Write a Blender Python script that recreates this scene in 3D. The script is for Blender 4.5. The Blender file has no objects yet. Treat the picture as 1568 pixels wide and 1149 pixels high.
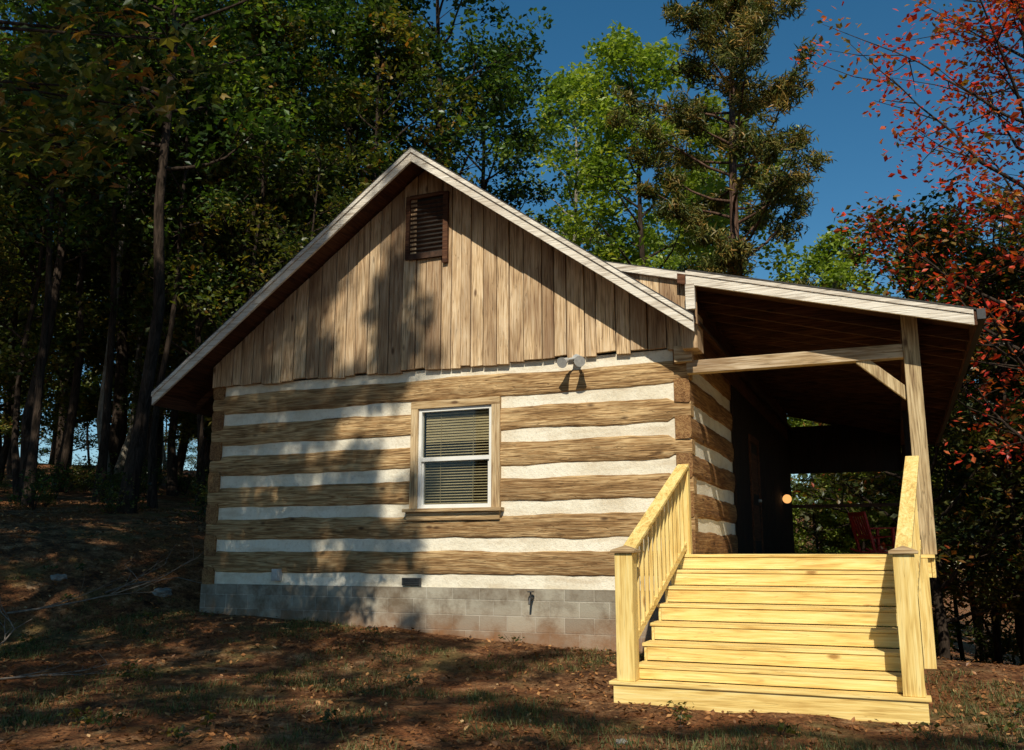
import bpy, bmesh, math, random
import numpy as np
from mathutils import Vector, noise
random.seed(7)
RNG=np.random.default_rng(11)
scene=bpy.context.scene
COL=scene.collection
S=Vector((0.28,-1.0,0.95))

# ------------------------------------------------------------------ node helpers
def new_mat(name):
    m=bpy.data.materials.new(name); m.use_nodes=True
    nt=m.node_tree; nt.nodes.clear()
    out=nt.nodes.new('ShaderNodeOutputMaterial')
    return m,nt,out
def N(nt,t,**k):
    n=nt.nodes.new('ShaderNode'+t)
    for a,b in k.items(): setattr(n,a,b)
    return n
def L(nt,a,b): nt.links.new(a,b)
def ramp(nt,fac,stops):
    r=nt.nodes.new('ShaderNodeValToRGB'); e=r.color_ramp.elements
    while len(e)<len(stops): e.new(0.5)
    for el,(p,c) in zip(e,stops):
        el.position=p; el.color=(c[0],c[1],c[2],1)
    L(nt,fac,r.inputs[0]); return r.outputs[0]
def math_(nt,op,a,b=None):
    n=nt.nodes.new('ShaderNodeMath'); n.operation=op
    for i,x in enumerate((a,b)):
        if x is None: continue
        if isinstance(x,(int,float)): n.inputs[i].default_value=x
        else: L(nt,x,n.inputs[i])
    return n.outputs[0]
def mixc(nt,fac,a,b,mode='MIX'):
    n=nt.nodes.new('ShaderNodeMix'); n.data_type='RGBA'; n.blend_type=mode
    for i,x in ((0,fac),(6,a),(7,b)):
        if isinstance(x,(int,float)): n.inputs[i].default_value=x
        elif isinstance(x,tuple): n.inputs[i].default_value=(x[0],x[1],x[2],1)
        else: L(nt,x,n.inputs[i])
    return n.outputs[2]
def mapr(nt,x,a,b,c=0,d=1):
    n=N(nt,'MapRange'); L(nt,x,n.inputs[0])
    for i,v in zip((1,2,3,4),(a,b,c,d)): n.inputs[i].default_value=v
    return n.outputs[0]
def mapping(nt,vec,scale):
    mp=N(nt,'Mapping'); mp.inputs['Scale'].default_value=scale; L(nt,vec,mp.inputs[0]); return mp.outputs[0]
def coords(nt,scale,useV=True):
    tc=N(nt,'TexCoord'); vec=tc.outputs['Object']
    if useV:
        at=N(nt,'Attribute',attribute_name='v')
        sc=N(nt,'VectorMath',operation='SCALE'); sc.inputs[0].default_value=(31,17,23); L(nt,at.outputs['Fac'],sc.inputs['Scale'])
        ad=N(nt,'VectorMath',operation='ADD'); L(nt,vec,ad.inputs[0]); L(nt,sc.outputs[0],ad.inputs[1]); vec=ad.outputs[0]
    return mapping(nt,vec,scale),vec
def noise_(nt,vec,scale=1,detail=5,rough=.6,dist=0):
    n=N(nt,'TexNoise'); n.inputs['Scale'].default_value=scale; n.inputs['Detail'].default_value=detail
    n.inputs['Roughness'].default_value=rough; n.inputs['Distortion'].default_value=dist
    if vec is not None: L(nt,vec,n.inputs['Vector'])
    return n.outputs['Fac']
def finish(nt,out,col,rough=.8,bump=None,bs=.3,bd=.02,spec=.3):
    p=N(nt,'BsdfPrincipled'); 
    if isinstance(col,tuple): p.inputs['Base Color'].default_value=(*col,1)
    else: L(nt,col,p.inputs['Base Color'])
    p.inputs['Roughness'].default_value=rough; p.inputs['Specular IOR Level'].default_value=spec
    if bump is not None:
        b=N(nt,'Bump'); b.inputs['Strength'].default_value=bs; b.inputs['Distance'].default_value=bd
        L(nt,bump,b.inputs['Height']); L(nt,b.outputs[0],p.inputs['Normal'])
    L(nt,p.outputs[0],out.inputs[0]); return p

def wood(name,dark,mid,light,axis='X',stain=.5,staincol=(.05,.025,.012),lines=8,knot=True,contrast=.55,bd=.015,cross=7.0,var=.5,fscale=55,stretch=.5):
    m,nt,out=new_mat(name)
    k={'X':0,'Y':1,'Z':2}[axis]
    def sv(c,a): s=[c]*3; s[k]=a; return s
    v,raw=coords(nt,sv(cross,stretch))
    n1=noise_(nt,v,1.0,2,.55,.5)
    rings=math_(nt,'MULTIPLY',math_(nt,'PINGPONG',math_(nt,'MULTIPLY',n1,lines),.5),2)
    fine=noise_(nt,mapping(nt,raw,sv(fscale,2.2)),1.0,2,.75)
    blot=noise_(nt,mapping(nt,raw,sv(5,1.3)),1.0,3,.7)
    f=math_(nt,'ADD',math_(nt,'MULTIPLY',rings,.42*contrast),math_(nt,'ADD',math_(nt,'MULTIPLY',fine,.70),math_(nt,'MULTIPLY',blot,.48)))
    col=ramp(nt,f,[(.42,dark),(.66,mid),(.90,light)])
    at=N(nt,'Attribute',attribute_name='v')
    wn=N(nt,'TexWhiteNoise',noise_dimensions='1D'); L(nt,at.outputs['Fac'],wn.inputs['W'])
    col=mixc(nt,math_(nt,'MULTIPLY',math_(nt,'POWER',wn.outputs['Value'],1.6),stain*var),col,staincol)
    big=noise_(nt,mapping(nt,raw,sv(1.9,.55)),1.2,2,.65)
    col=mixc(nt,math_(nt,'MULTIPLY',mapr(nt,big,.48,.74),stain),col,staincol)
    cr=noise_(nt,mapping(nt,raw,sv(22,.9)),1.0,1,.5,.3)
    ck=mapr(nt,math_(nt,'ABSOLUTE',math_(nt,'SUBTRACT',cr,.5)),.012,.0)
    col=mixc(nt,math_(nt,'MULTIPLY',ck,.5*contrast+.1),col,(dark[0]*.5,dark[1]*.45,dark[2]*.4))
    if knot:
        vo=N(nt,'TexVoronoi'); vo.inputs['Scale'].default_value=1.0; L(nt,mapping(nt,raw,sv(3.6,1.5)),vo.inputs['Vector'])
        col=mixc(nt,math_(nt,'MULTIPLY',mapr(nt,vo.outputs['Distance'],.12,.05),.8),col,(dark[0]*.6,dark[1]*.45,dark[2]*.4))
    hh=math_(nt,'SUBTRACT',fine,math_(nt,'MULTIPLY',ck,.5))
    finish(nt,out,col,.78,hh,.7,bd)
    return m

M={}
M['log_x']=wood('hewn_log_x',(.07,.033,.012),(.37,.215,.088),(.70,.49,.25),'X',stain=.6,staincol=(.13,.062,.022),lines=6,cross=11.0,bd=.03,contrast=.6,stretch=.6,fscale=75)
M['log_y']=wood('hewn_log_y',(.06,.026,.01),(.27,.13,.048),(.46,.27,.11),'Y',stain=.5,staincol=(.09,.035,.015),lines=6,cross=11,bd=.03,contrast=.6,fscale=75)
M['siding']=wood('weathered_siding',(.12,.06,.03),(.62,.43,.24),(.84,.66,.44),'Z',stain=.72,staincol=(.17,.085,.042),lines=7,cross=9,contrast=.5,var=.80,fscale=65)
M['fascia']=wood('weathered_fascia',(.30,.24,.18),(.74,.68,.58),(.85,.81,.73),'X',stain=.25,staincol=(.38,.29,.21),lines=3,cross=9,knot=False,contrast=.25)
M['trim']=wood('window_trim_wood',(.14,.07,.03),(.46,.31,.15),(.66,.50,.29),'X',stain=.4,staincol=(.16,.08,.04),lines=6,cross=7)
M['trim_z']=wood('window_trim_wood_z',(.16,.08,.035),(.54,.38,.20),(.72,.56,.34),'Z',stain=.35,staincol=(.18,.10,.05),lines=6,cross=7)
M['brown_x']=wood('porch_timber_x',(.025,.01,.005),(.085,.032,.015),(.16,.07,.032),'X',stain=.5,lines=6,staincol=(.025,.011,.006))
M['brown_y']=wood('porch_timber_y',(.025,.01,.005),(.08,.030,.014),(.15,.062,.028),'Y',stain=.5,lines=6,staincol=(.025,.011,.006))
M['dark_z']=wood('shade_dark_planks',(.006,.004,.0025),(.014,.008,.005),(.03,.015,.009),'Z',stain=.4,lines=5,staincol=(.006,.004,.003))  # near-black colour carries the shade under the porch roof
M['beam_x']=wood('tie_beam_wood',(.10,.05,.02),(.44,.31,.17),(.68,.55,.38),'X',stain=.6,staincol=(.14,.07,.035),lines=6)
M['beam_z']=wood('post_wood',(.10,.05,.02),(.46,.34,.18),(.68,.54,.32),'Z',stain=.4,staincol=(.16,.08,.04),lines=6)
pd,pm,pl=(.46,.27,.07),(.76,.54,.18),(.86,.69,.30)
for a in 'XYZ': M['pine_'+a.lower()]=wood('treated_pine_'+a.lower(),pd,pm,pl,a,stain=.14,staincol=(.50,.31,.09),lines=5,cross=7,bd=.004,contrast=.5)

def simple(name,c1,c2,scale=6,rough=.8,bd=.01,bs=.4,spec=.3):
    m,nt,out=new_mat(name); v,_=coords(nt,(1,1,1),False)
    n=noise_(nt,v,scale,3,.65)
    finish(nt,out,ramp(nt,n,[(.3,c1),(.7,c2)]),rough,n,bs,bd,spec); M[name]=m; return m
m,nt,out=new_mat('chinking')
v,_=coords(nt,(1,1,1),False); a=noise_(nt,v,1.3,4,.65); b=noise_(nt,v,22,3,.7); st_=noise_(nt,mapping(nt,v,(1.2,1.2,6)),1.0,3,.6)
c=ramp(nt,a,[(.28,(.64,.56,.42)),(.5,(.80,.74,.60)),(.75,(.85,.80,.68))])
c=mixc(nt,mapr(nt,st_,.52,.72,0,.5),c,(.50,.38,.24))
c=mixc(nt,mapr(nt,b,.5,.75,0,.5),c,(.50,.42,.30)); finish(nt,out,c,.9,b,.6,.02); M['chink']=m
simple('shingles',(.03,.028,.027),(.07,.065,.06),30)
simple('white_vinyl',(.70,.69,.64),(.80,.79,.75),3,.45,.002)
simple('blind_slats',(.42,.32,.18),(.54,.42,.26),3,.6,.002)
simple('dark_interior',(.01,.009,.008),(.02,.018,.015),3)
simple('louver_wood',(.03,.016,.01),(.08,.04,.024),12)
simple('dark_metal',(.02,.02,.02),(.05,.05,.05),20,.4,.002,.2,.5)
simple('gray_metal',(.35,.35,.34),(.5,.5,.48),20,.4,.002,.2,.5)
simple('red_paint',(.55,.03,.02),(.68,.05,.03),10,.5,.002)
simple('stone',(.12,.11,.095),(.34,.32,.28),7,.9,.03)
simple('dead_wood',(.09,.07,.055),(.24,.20,.16),14,.9,.01)
m,nt,out=new_mat('window_glass')
gl=N(nt,'BsdfGlossy'); gl.inputs['Roughness'].default_value=.03; tr=N(nt,'BsdfTransparent'); tr.inputs[0].default_value=(.86,.88,.86,1)
fr=N(nt,'Fresnel'); fr.inputs[0].default_value=1.35; mx=N(nt,'MixShader'); L(nt,fr.outputs[0],mx.inputs[0]); L(nt,tr.outputs[0],mx.inputs[1]); L(nt,gl.outputs[0],mx.inputs[2]); L(nt,mx.outputs[0],out.inputs[0]); M['glass']=m
m,nt,out=new_mat('lit_globe'); e=N(nt,'Emission'); e.inputs[0].default_value=(1,.45,.14,1); e.inputs[1].default_value=1.2; L(nt,e.outputs[0],out.inputs[0]); M['globe']=m
m,nt,out=new_mat('concrete_block')
tc=N(nt,'TexCoord'); sx=N(nt,'SeparateXYZ'); L(nt,tc.outputs['Object'],sx.inputs[0])
cb=N(nt,'CombineXYZ'); L(nt,math_(nt,'ADD',sx.outputs[0],sx.outputs[1]),cb.inputs[0]); L(nt,sx.outputs[2],cb.inputs[1])
br=N(nt,'TexBrick'); L(nt,cb.outputs[0],br.inputs['Vector']); br.inputs['Scale'].default_value=1; br.inputs['Brick Width'].default_value=.42; br.inputs['Row Height'].default_value=.21
br.inputs['Mortar Size'].default_value=.007; br.inputs['Color1'].default_value=(.26,.23,.18,1); br.inputs['Color2'].default_value=(.40,.365,.29,1); br.inputs['Mortar'].default_value=(.50,.46,.38,1); br.inputs['Mortar Smooth'].default_value=.4
n=noise_(nt,tc.outputs['Object'],2.2,4,.7); n2=noise_(nt,tc.outputs['Object'],60,2,.7)
c=mixc(nt,ramp(nt,n,[(.42,(0,0,0)),(.66,(.85,.85,.85))]),br.outputs[0],(.13,.09,.055))
c=mixc(nt,math_(nt,'MULTIPLY',math_(nt,'MULTIPLY',mapr(nt,sx.outputs[2],.75,.25),n),1.4),c,(.26,.11,.04))
hh=math_(nt,'ADD',math_(nt,'MULTIPLY',br.outputs['Fac'],-.6),math_(nt,'MULTIPLY',n2,.4)); finish(nt,out,c,.95,hh,.7,.02); M['cmu']=m
def bark(name,c1,c2):
    m,nt,out=new_mat(name); v,_=coords(nt,(9,9,1.6),False); n=noise_(nt,v,1.3,3,.7,1.0)
    c=ramp(nt,n,[(.35,c1),(.68,c2)]); finish(nt,out,c,.95,n,.9,.05,.1); M[name]=m
bark('bark_oak',(.014,.010,.007),(.065,.046,.034)); bark('bark_pine',(.03,.018,.012),(.17,.10,.07)); bark('bark_pale',(.10,.085,.065),(.36,.32,.26))
def leafmat(name,stops,trans=.36,gloss=.05):
    m,nt,out=new_mat(name)
    at=N(nt,'Attribute',attribute_name='v'); oi=N(nt,'ObjectInfo')
    c=ramp(nt,at.outputs['Fac'],stops)
    k=mapr(nt,oi.outputs['Random'],0,1,.72,1.3); cc=N(nt,'VectorMath',operation='SCALE'); L(nt,c,cc.inputs[0]); L(nt,k,cc.inputs['Scale']); c=cc.outputs[0]
    d=N(nt,'BsdfDiffuse'); L(nt,c,d.inputs[0]); g=N(nt,'BsdfGlossy'); g.inputs['Roughness'].default_value=.42; g.inputs[0].default_value=(.8,.85,.9,1)
    m1=N(nt,'MixShader'); m1.inputs[0].default_value=gloss; L(nt,d.outputs[0],m1.inputs[1]); L(nt,g.outputs[0],m1.inputs[2])
    t=N(nt,'BsdfTranslucent'); L(nt,mixc(nt,1.0,c,(1.6,1.7,.6),'MULTIPLY'),t.inputs[0])
    mx=N(nt,'MixShader'); mx.inputs[0].default_value=trans; L(nt,m1.outputs[0],mx.inputs[1]); L(nt,t.outputs[0],mx.inputs[2]); L(nt,mx.outputs[0],out.inputs[0]); M[name]=m
leafmat('leaf_dark',[(0,(.010,.022,.007)),(.4,(.026,.054,.012)),(.75,(.07,.12,.022)),(.93,(.17,.21,.035)),(1,(.26,.15,.03))])
leafmat('leaf_yellowgreen',[(0,(.07,.12,.018)),(.5,(.18,.24,.035)),(.85,(.32,.36,.055)),(1,(.42,.35,.06))])
leafmat('leaf_mixed',[(0,(.018,.035,.009)),(.4,(.05,.075,.016)),(.7,(.13,.13,.025)),(.88,(.22,.14,.03)),(1,(.32,.09,.02))])
leafmat('leaf_red',[(0,(.22,.014,.010)),(.35,(.52,.035,.018)),(.6,(.46,.10,.03)),(.75,(.24,.13,.03)),(1,(.05,.08,.02))])
leafmat('leaf_orange',[(0,(.02,.04,.012)),(.4,(.06,.08,.02)),(.65,(.13,.11,.028)),(.85,(.28,.11,.03)),(1,(.44,.07,.025))])
leafmat('needle_pine',[(0,(.03,.045,.01)),(.4,(.08,.10,.022)),(.7,(.19,.155,.035)),(1,(.36,.20,.05))],.15,.02)
leafmat('leaf_litter',[(0,(.06,.03,.014)),(.4,(.17,.075,.03)),(.7,(.32,.14,.05)),(.9,(.50,.26,.10)),(1,(.60,.48,.28))],.08,.02)
leafmat('grass_blades',[(0,(.04,.06,.02)),(.5,(.10,.125,.04)),(1,(.26,.23,.10))],.25,.02)
m,nt,out=new_mat('forest_ground')
tc=N(nt,'TexCoord'); o=tc.outputs['Object']
a=noise_(nt,o,.45,3,.6); b=noise_(nt,o,3.5,5,.75); c3=noise_(nt,o,26,4,.78)
c=ramp(nt,b,[(.34,(.045,.024,.014)),(.46,(.14,.066,.032)),(.57,(.32,.165,.075)),(.70,(.55,.37,.21))])
c=mixc(nt,ramp(nt,a,[(.42,(0,0,0)),(.6,(.7,.7,.7))]),c,ramp(nt,c3,[(.35,(.09,.036,.018)),(.7,(.48,.17,.055))]))
g=noise_(nt,o,.8,4,.7); 
c=mixc(nt,math_(nt,'MULTIPLY',ramp(nt,g,[(.52,(0,0,0)),(.64,(.9,.9,.9))]),c3),c,(.13,.145,.05))
c=mixc(nt,ramp(nt,c3,[(.36,(.75,.75,.75)),(.48,(0,0,0))]),c,(.022,.013,.009))
hh=math_(nt,'ADD',b,math_(nt,'MULTIPLY',c3,.6)); finish(nt,out,c,.95,hh,1.0,.09,.1); M['ground']=m

# ------------------------------------------------------------------ mesh helpers
def empty(name,loc=(0,0,0)):
    e=bpy.data.objects.new(name,None); e.location=loc; COL.objects.link(e); return e
class MB:
    def __init__(s): s.v=[];s.f=[];s.m=[];s.a=[]
    def add(s,vs,fs,m=0,a=None):
        o=len(s.v); s.v+=[tuple(x) for x in vs]; a=random.random() if a is None else a
        for f in fs: s.f.append([i+o for i in f]); s.m.append(m); s.a.append(a)
    def box(s,x0,x1,y0,y1,z0,z1,m=0,a=None):
        s.add([(x0,y0,z0),(x1,y0,z0),(x1,y1,z0),(x0,y1,z0),(x0,y0,z1),(x1,y0,z1),(x1,y1,z1),(x0,y1,z1)],
              [(0,3,2,1),(4,5,6,7),(0,1,5,4),(1,2,6,5),(2,3,7,6),(3,0,4,7)],m,a)
    def beam(s,p0,p1,w,h,m=0,up=(0,0,1)):
        p0=Vector(p0);p1=Vector(p1);d=(p1-p0).normalized();u=Vector(up)
        r=d.cross(u).normalized(); u=r.cross(d).normalized()
        vs=[p+r*sx*w/2+u*sz*h/2 for p in(p0,p1) for sx,sz in((-1,-1),(1,-1),(1,1),(-1,1))]
        s.add(vs,[(0,1,2,3),(7,6,5,4),(0,4,5,1),(1,5,6,2),(2,6,7,3),(3,7,4,0)],m)
    def prismY(s,poly,y0,y1,m=0,a=None):
        n=len(poly); vs=[(x,y0,z) for x,z in poly]+[(x,y1,z) for x,z in poly]
        s.add(vs,[list(range(n)),list(range(2*n-1,n-1,-1))]+[(i,i+n,(i+1)%n+n,(i+1)%n) for i in range(n)],m,a)
    def prismX(s,poly,x0,x1,m=0,a=None):
        n=len(poly); vs=[(x0,y,z) for y,z in poly]+[(x1,y,z) for y,z in poly]
        s.add(vs,[list(range(n)),list(range(2*n-1,n-1,-1))]+[(i,i+n,(i+1)%n+n,(i+1)%n) for i in range(n)],m,a)
    def cyl(s,p0,p1,r0,r1,m=0,n=16):
        p0=Vector(p0);p1=Vector(p1);d=(p1-p0).normalized();u=Vector((0,0,1)) if abs(d.z)<.9 else Vector((1,0,0))
        r=d.cross(u).normalized();u=r.cross(d)
        vs=[p+(r*math.cos(t)+u*math.sin(t))*q for p,q in((p0,r0),(p1,r1)) for t in[2*math.pi*i/n for i in range(n)]]
        s.add(vs,[list(range(n)),list(range(2*n-1,n-1,-1))]+[(i,i+n,(i+1)%n+n,(i+1)%n) for i in range(n)],m)
    def build(s,name,mats,parent=None,bevel=0,smooth=False):
        me=bpy.data.meshes.new(name); me.from_pydata(s.v,[],s.f)
        for k in mats: me.materials.append(M[k])
        me.polygons.foreach_set('material_index',s.m)
        at=me.attributes.new('v','FLOAT','FACE'); at.data.foreach_set('value',s.a)
        bm=bmesh.new(); bm.from_mesh(me); bmesh.ops.recalc_face_normals(bm,faces=bm.faces); bm.to_mesh(me); bm.free()
        ob=bpy.data.objects.new(name,me); COL.objects.link(ob)
        if parent: ob.parent=parent
        if bevel:
            b=ob.modifiers.new('bevel','BEVEL'); b.width=bevel; b.segments=2; b.limit_method='ANGLE'
        return ob
def quad_mesh(name,V,F,mi,a,mats,smooth=None):
    me=bpy.data.meshes.new(name); nf=len(F)
    me.vertices.add(len(V)); me.vertices.foreach_set('co',V.astype(np.float32).ravel())
    me.loops.add(nf*4); me.loops.foreach_set('vertex_index',F.astype(np.int32).ravel())
    me.polygons.add(nf); me.polygons.foreach_set('loop_start',np.arange(0,nf*4,4,dtype=np.int32))
    me.polygons.foreach_set('loop_total',np.full(nf,4,dtype=np.int32))
    for k in mats: me.materials.append(M[k])
    me.polygons.foreach_set('material_index',mi.astype(np.int32))
    me.update(calc_edges=True)
    at=me.attributes.new('v','FLOAT','FACE'); at.data.foreach_set('value',a.astype(np.float32))
    if smooth is not None: me.polygons.foreach_set('use_smooth',smooth)
    return me
class QB:
    def __init__(s): s.V=[];s.F=[];s.m=[];s.a=[];s.s=[];s.o=0
    def add(s,V,F,m,a,sm=False):
        s.V.append(V); s.F.append(F+s.o); s.o+=len(V); s.m.append(np.full(len(F),m)); s.a.append(a); s.s.append(np.full(len(F),sm))
    def tube(s,pts,rad,k=6,m=0):
        pts=np.array(pts,float); n=len(pts); d=np.gradient(pts,axis=0); d/=np.linalg.norm(d,axis=1)[:,None]+1e-9
        ref=np.array([1,.13,.0]) if abs(d[0][2])>.7 else np.array([0,0,1.])
        r=np.cross(d,ref); r/=np.linalg.norm(r,axis=1)[:,None]+1e-9; u=np.cross(r,d)
        t=np.arange(k)*2*np.pi/k
        V=(pts[:,None,:]+np.array(rad)[:,None,None]*(r[:,None,:]*np.cos(t)[None,:,None]+u[:,None,:]*np.sin(t)[None,:,None])).reshape(-1,3)
        i=np.arange(n-1)[:,None]*k; j=np.arange(k)[None,:]; j2=(j+1)%k
        F=np.stack([i+j,i+j2,i+k+j2,i+k+j],-1).reshape(-1,4)
        s.add(V,F,m,np.full(len(F),.5),True)
    def leaves(s,C,per,rad,size,m=1,flat=.6,rng=RNG,aspect=.6,up=.35):
        C=np.array(C,float); n=len(C)*per
        cv=np.repeat(rng.random(len(C)),per)
        P=np.repeat(C,per,0); g=rng.normal(size=(n,3)); g/=np.linalg.norm(g,axis=1)[:,None]; g*=(rng.random((n,1))**.45)*rad; g[:,2]*=flat
        P=P+g
        nn=rng.normal(size=(n,3)); nn[:,2]=np.abs(nn[:,2])+up*2; nn/=np.linalg.norm(nn,axis=1)[:,None]
        a=rng.normal(size=(n,3)); u=np.cross(nn,a); u/=np.linalg.norm(u,axis=1)[:,None]+1e-9; w=np.cross(nn,u)
        sz=size*(.6+.8*rng.random((n,1)))
        V=np.stack([P-w*sz*.5,P+u*sz*.5*aspect,P+w*sz*.5-nn*sz*.12,P-u*sz*.5*aspect],1).reshape(-1,3)
        F=np.arange(n*4).reshape(-1,4)
        s.add(V,F,m,np.clip(.55*cv+.45*rng.random(n),0,1))
    def mesh(s,name,mats):
        return quad_mesh(name,np.concatenate(s.V),np.concatenate(s.F),np.concatenate(s.m),np.concatenate(s.a),mats,np.concatenate(s.s))
def place(name,me,loc=(0,0,0),rot=0,sc=1,parent=None):
    ob=bpy.data.objects.new(name,me); ob.location=loc; ob.rotation_euler=(0,0,rot); ob.scale=(sc,sc,sc); COL.objects.link(ob)
    if parent: ob.parent=parent
    return ob

# ------------------------------------------------------------------ terrain
def sm(a,b,x):
    t=min(1,max(0,(x-a)/(b-a))); return t*t*(3-2*t)
def ground(x,y):
    z=.22*sm(9.3,12,y)+.045*min(8,max(0,-3-x))*sm(5,12,y)
    d=-(x+10.7)*.75+((y-12)*.45 if y>12 else (y-12)*.28)
    w=1-sm(-10.5,-5,x)
    if d>0: z+=w*(1.0*(1-math.exp(-d/1.5))+.13*min(d,40))
    wr=sm(-9,-1.5,x)
    if y>12.6: z-=wr*5.5*(1-math.exp(-((y-12.6)**1.15)/12))
    if x>2.5: z-=.25*(x-2.5)*sm(9,15,y)*math.exp(-(x-2.5)/12)
    z+=.07*noise.noise((x*.35,y*.35,1.3))+.035*noise.noise((x*1.4,y*1.4,4))+.018*noise.noise((x*5,y*5,2))
    if y>9.0 and y<10.2 and -3.2<x<.5: z=min(z,.03)
    return z
n=380
gx=[-3+ (math.sinh(t*5.6)/math.sinh(5.6))*480 for t in np.linspace(-1,1,n)]
gy=[8+ (math.sinh(t*5.6)/math.sinh(5.6))*480 for t in np.linspace(-1,1,n)]
V=np.array([(x,y,ground(x,y)) for y in gy for x in gx])
i=np.arange(n-1)[:,None]*n; j=np.arange(n-1)[None,:]
F=np.stack([i+j,i+j+1,i+n+j+1,i+n+j],-1).reshape(-1,4)
place('ground',quad_mesh('ground',V,F,np.zeros(len(F)),np.zeros(len(F)),['ground'],np.full(len(F),True)))

# ------------------------------------------------------------------ cabin
cabin=empty('log_cabin')
WY=12.0; XL=-10.38; XR=-2.42; YB=24.0; Z0=1.0; PT=.508; CH=.185; LG=PT-CH; ZT=Z0+6*PT+CH
WX0,WX1,WZ0,WZ1=-6.50,-5.30,2.12,3.60
def hewn(mb,l0,l1,z0,z1,mapf,taper=(0,0),seed=0,thick=.2,a=None):
    nl=max(3,int((l1-l0)/.08)); prof=[(0,.024),(.05,.010),(.2,.0),(.4,-.003),(.6,-.003),(.8,.0),(.95,.010),(1,.026)]
    vs=[];fs=[];a=random.random() if a is None else a
    for i in range(nl+1):
        l=l0+(l1-l0)*i/nl
        h=1.0
        if taper[0] and l-l0<.24: h=.64+.10*(l-l0)/.24
        if taper[1] and l1-l<.24: h=.64+.10*(l1-l)/.24
        zc=(z0+z1)/2; hz=(z1-z0)/2*h
        w0=.028*noise.noise((l*1.1,seed*7.1,0))+.010*noise.noise((l*5,seed*7.1,0)); w1=.028*noise.noise((l*1.1,seed*7.1,9))+.010*noise.noise((l*5,seed*7.1,9))
        for t,dp in prof:
            z=zc-hz+w0+(2*hz-w0+w1)*t
            dd=dp+.012*noise.noise((l*1.7,z*5,seed))+.008*noise.noise((l*7,z*14,seed))
            vs.append(mapf(l,dd,z))
        vs.append(mapf(l,thick,zc+hz)); vs.append(mapf(l,thick,zc-hz))
    k=len(prof)+2
    for i in range(nl):
        for j in range(k): fs.append((i*k+j,i*k+(j+1)%k,(i+1)*k+(j+1)%k,(i+1)*k+j))
    fs.append(tuple(range(k))); fs.append(tuple(nl*k+j for j in range(k-1,-1,-1)))
    mb.add(vs,fs,0,a)
front=lambda l,d,z:(l,WY-.012+d,z)
mb=MB()
for k in range(6):
    a0=Z0+CH+k*PT; a1=a0+LG
    if a1>WZ0 and a0<WZ1:
        hewn(mb,XL,WX0-.08,a0,a1,front,(1,0),k,a=k*.13+.05); hewn(mb,WX1+.08,XR,a0,a1,front,(0,1),k+20,a=k*.13+.06)
    else: hewn(mb,XL,XR,a0,a1,front,(1,1),k,a=k*.13+.05)
mb.build('front_logs',['log_x'],cabin)
mb=MB()
right=lambda l,d,z:(XR-d,l,z); left=lambda l,d,z:(XL+d,l,z)
for k in range(7):
    zc=Z0+CH/2+k*PT; h=.315
    for f in(right,left): hewn(mb,WY-.026,YB,max(zc-h/2,Z0-.002),min(zc+h/2,ZT+.1),f,(0,0),k+40,.215)
mb.build('side_logs',['log_y'],cabin)
mb=MB()
cy0,cy1=WY+.020,WY+.16
mb.box(XL+.03,WX0,cy0,cy1,Z0,ZT); mb.box(WX1,XR-.03,cy0,cy1,Z0,ZT); mb.box(WX0,WX1,cy0,cy1,Z0,WZ0); mb.box(WX0,WX1,cy0,cy1,WZ1,ZT)
mb.box(XR-.16,XR-.03,cy1,YB,Z0,ZT-.01); mb.box(XL+.03,XL+.16,cy1,YB,Z0,ZT-.01); mb.box(XL+.03,XR-.03,YB-.15,YB-.01,Z0,ZT-.02)
mb.build('chinking',['chink'],cabin)
mb=MB(); mb.box(XL-.03,XR+.0,WY-.005,WY+.2,-.6,Z0-.003); mb.box(XL-.03,XL+.18,WY+.2,YB,-.6,Z0-.003); mb.box(XR-.2,XR,WY+.2,YB,-3.5,Z0-.003)
mb.build('block_foundation',['cmu'],cabin)
RX=-6.4; PK=7.54; SL=.728
rt=lambda x:PK-SL*abs(x-RX)
mb=MB(); x=XL-.02
while x<XR+.02:
    w=random.uniform(.16,.29); x1=min(x+w,XR+.03)
    if RX-.02>x and RX+.02<x1: x1=RX
    y=WY-.050-random.random()*.022
    zb=4.205+random.uniform(-.035,.02)
    u=lambda q:rt(q)-.1
    xa,xb=x+.008,x1-.008
    mb.prismY([(xa,zb),(xb,zb+random.uniform(-.012,.012)),(xb,max(zb+.05,u(xb))),(xa,max(zb+.05,u(xa)))],y,WY+.0)
    x=x1
mb.build('gable_siding',['siding'],cabin,.003)
mb=MB(); mb.prismY([(XL,4.2),(XR,4.2),(XR,rt(XR)-.12),(RX,PK-.12),(XL,rt(XL)-.12)],WY+.02,WY+.1)
mb.prismY([(XL,4.0),(XR,4.0),(XR,rt(XR)-.12),(RX,PK-.12),(XL,rt(XL)-.12)],YB-.1,YB)
mb.build('gable_backing',['dark_interior'],cabin)
mb=MB(); vx0,vx1,vz0,vz1=-6.68,-6.10,6.02,6.92
vy=WY-.11
mb.box(vx0,vx1,vy+.05,WY-.03,vz0,vz1,1)
mb.box(vx0-.07,vx0,vy,WY-.02,vz0-.08,vz1+.05,0); mb.box(vx1,vx1+.08,vy,WY-.02,vz0-.20,vz1+.05,0)
mb.box(vx0,vx1,vy-.005,WY-.02,vz0-.09,vz0,2); mb.box(vx0,vx1,vy,WY-.02,vz1,vz1+.06,0)
for i in range(12):
    z=vz0+.05+i*(vz1-vz0-.05)/12
    mb.beam((vx0,vy+.035,z),(vx1,vy+.035,z),.006,.05,2,up=(0,-1,1))
mb.build('gable_vent',['brown_x','dark_interior','louver_wood'],cabin)
EL,ER=-11.14,-2.22; FY=11.40; BY=24.5
mb=MB()
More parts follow.
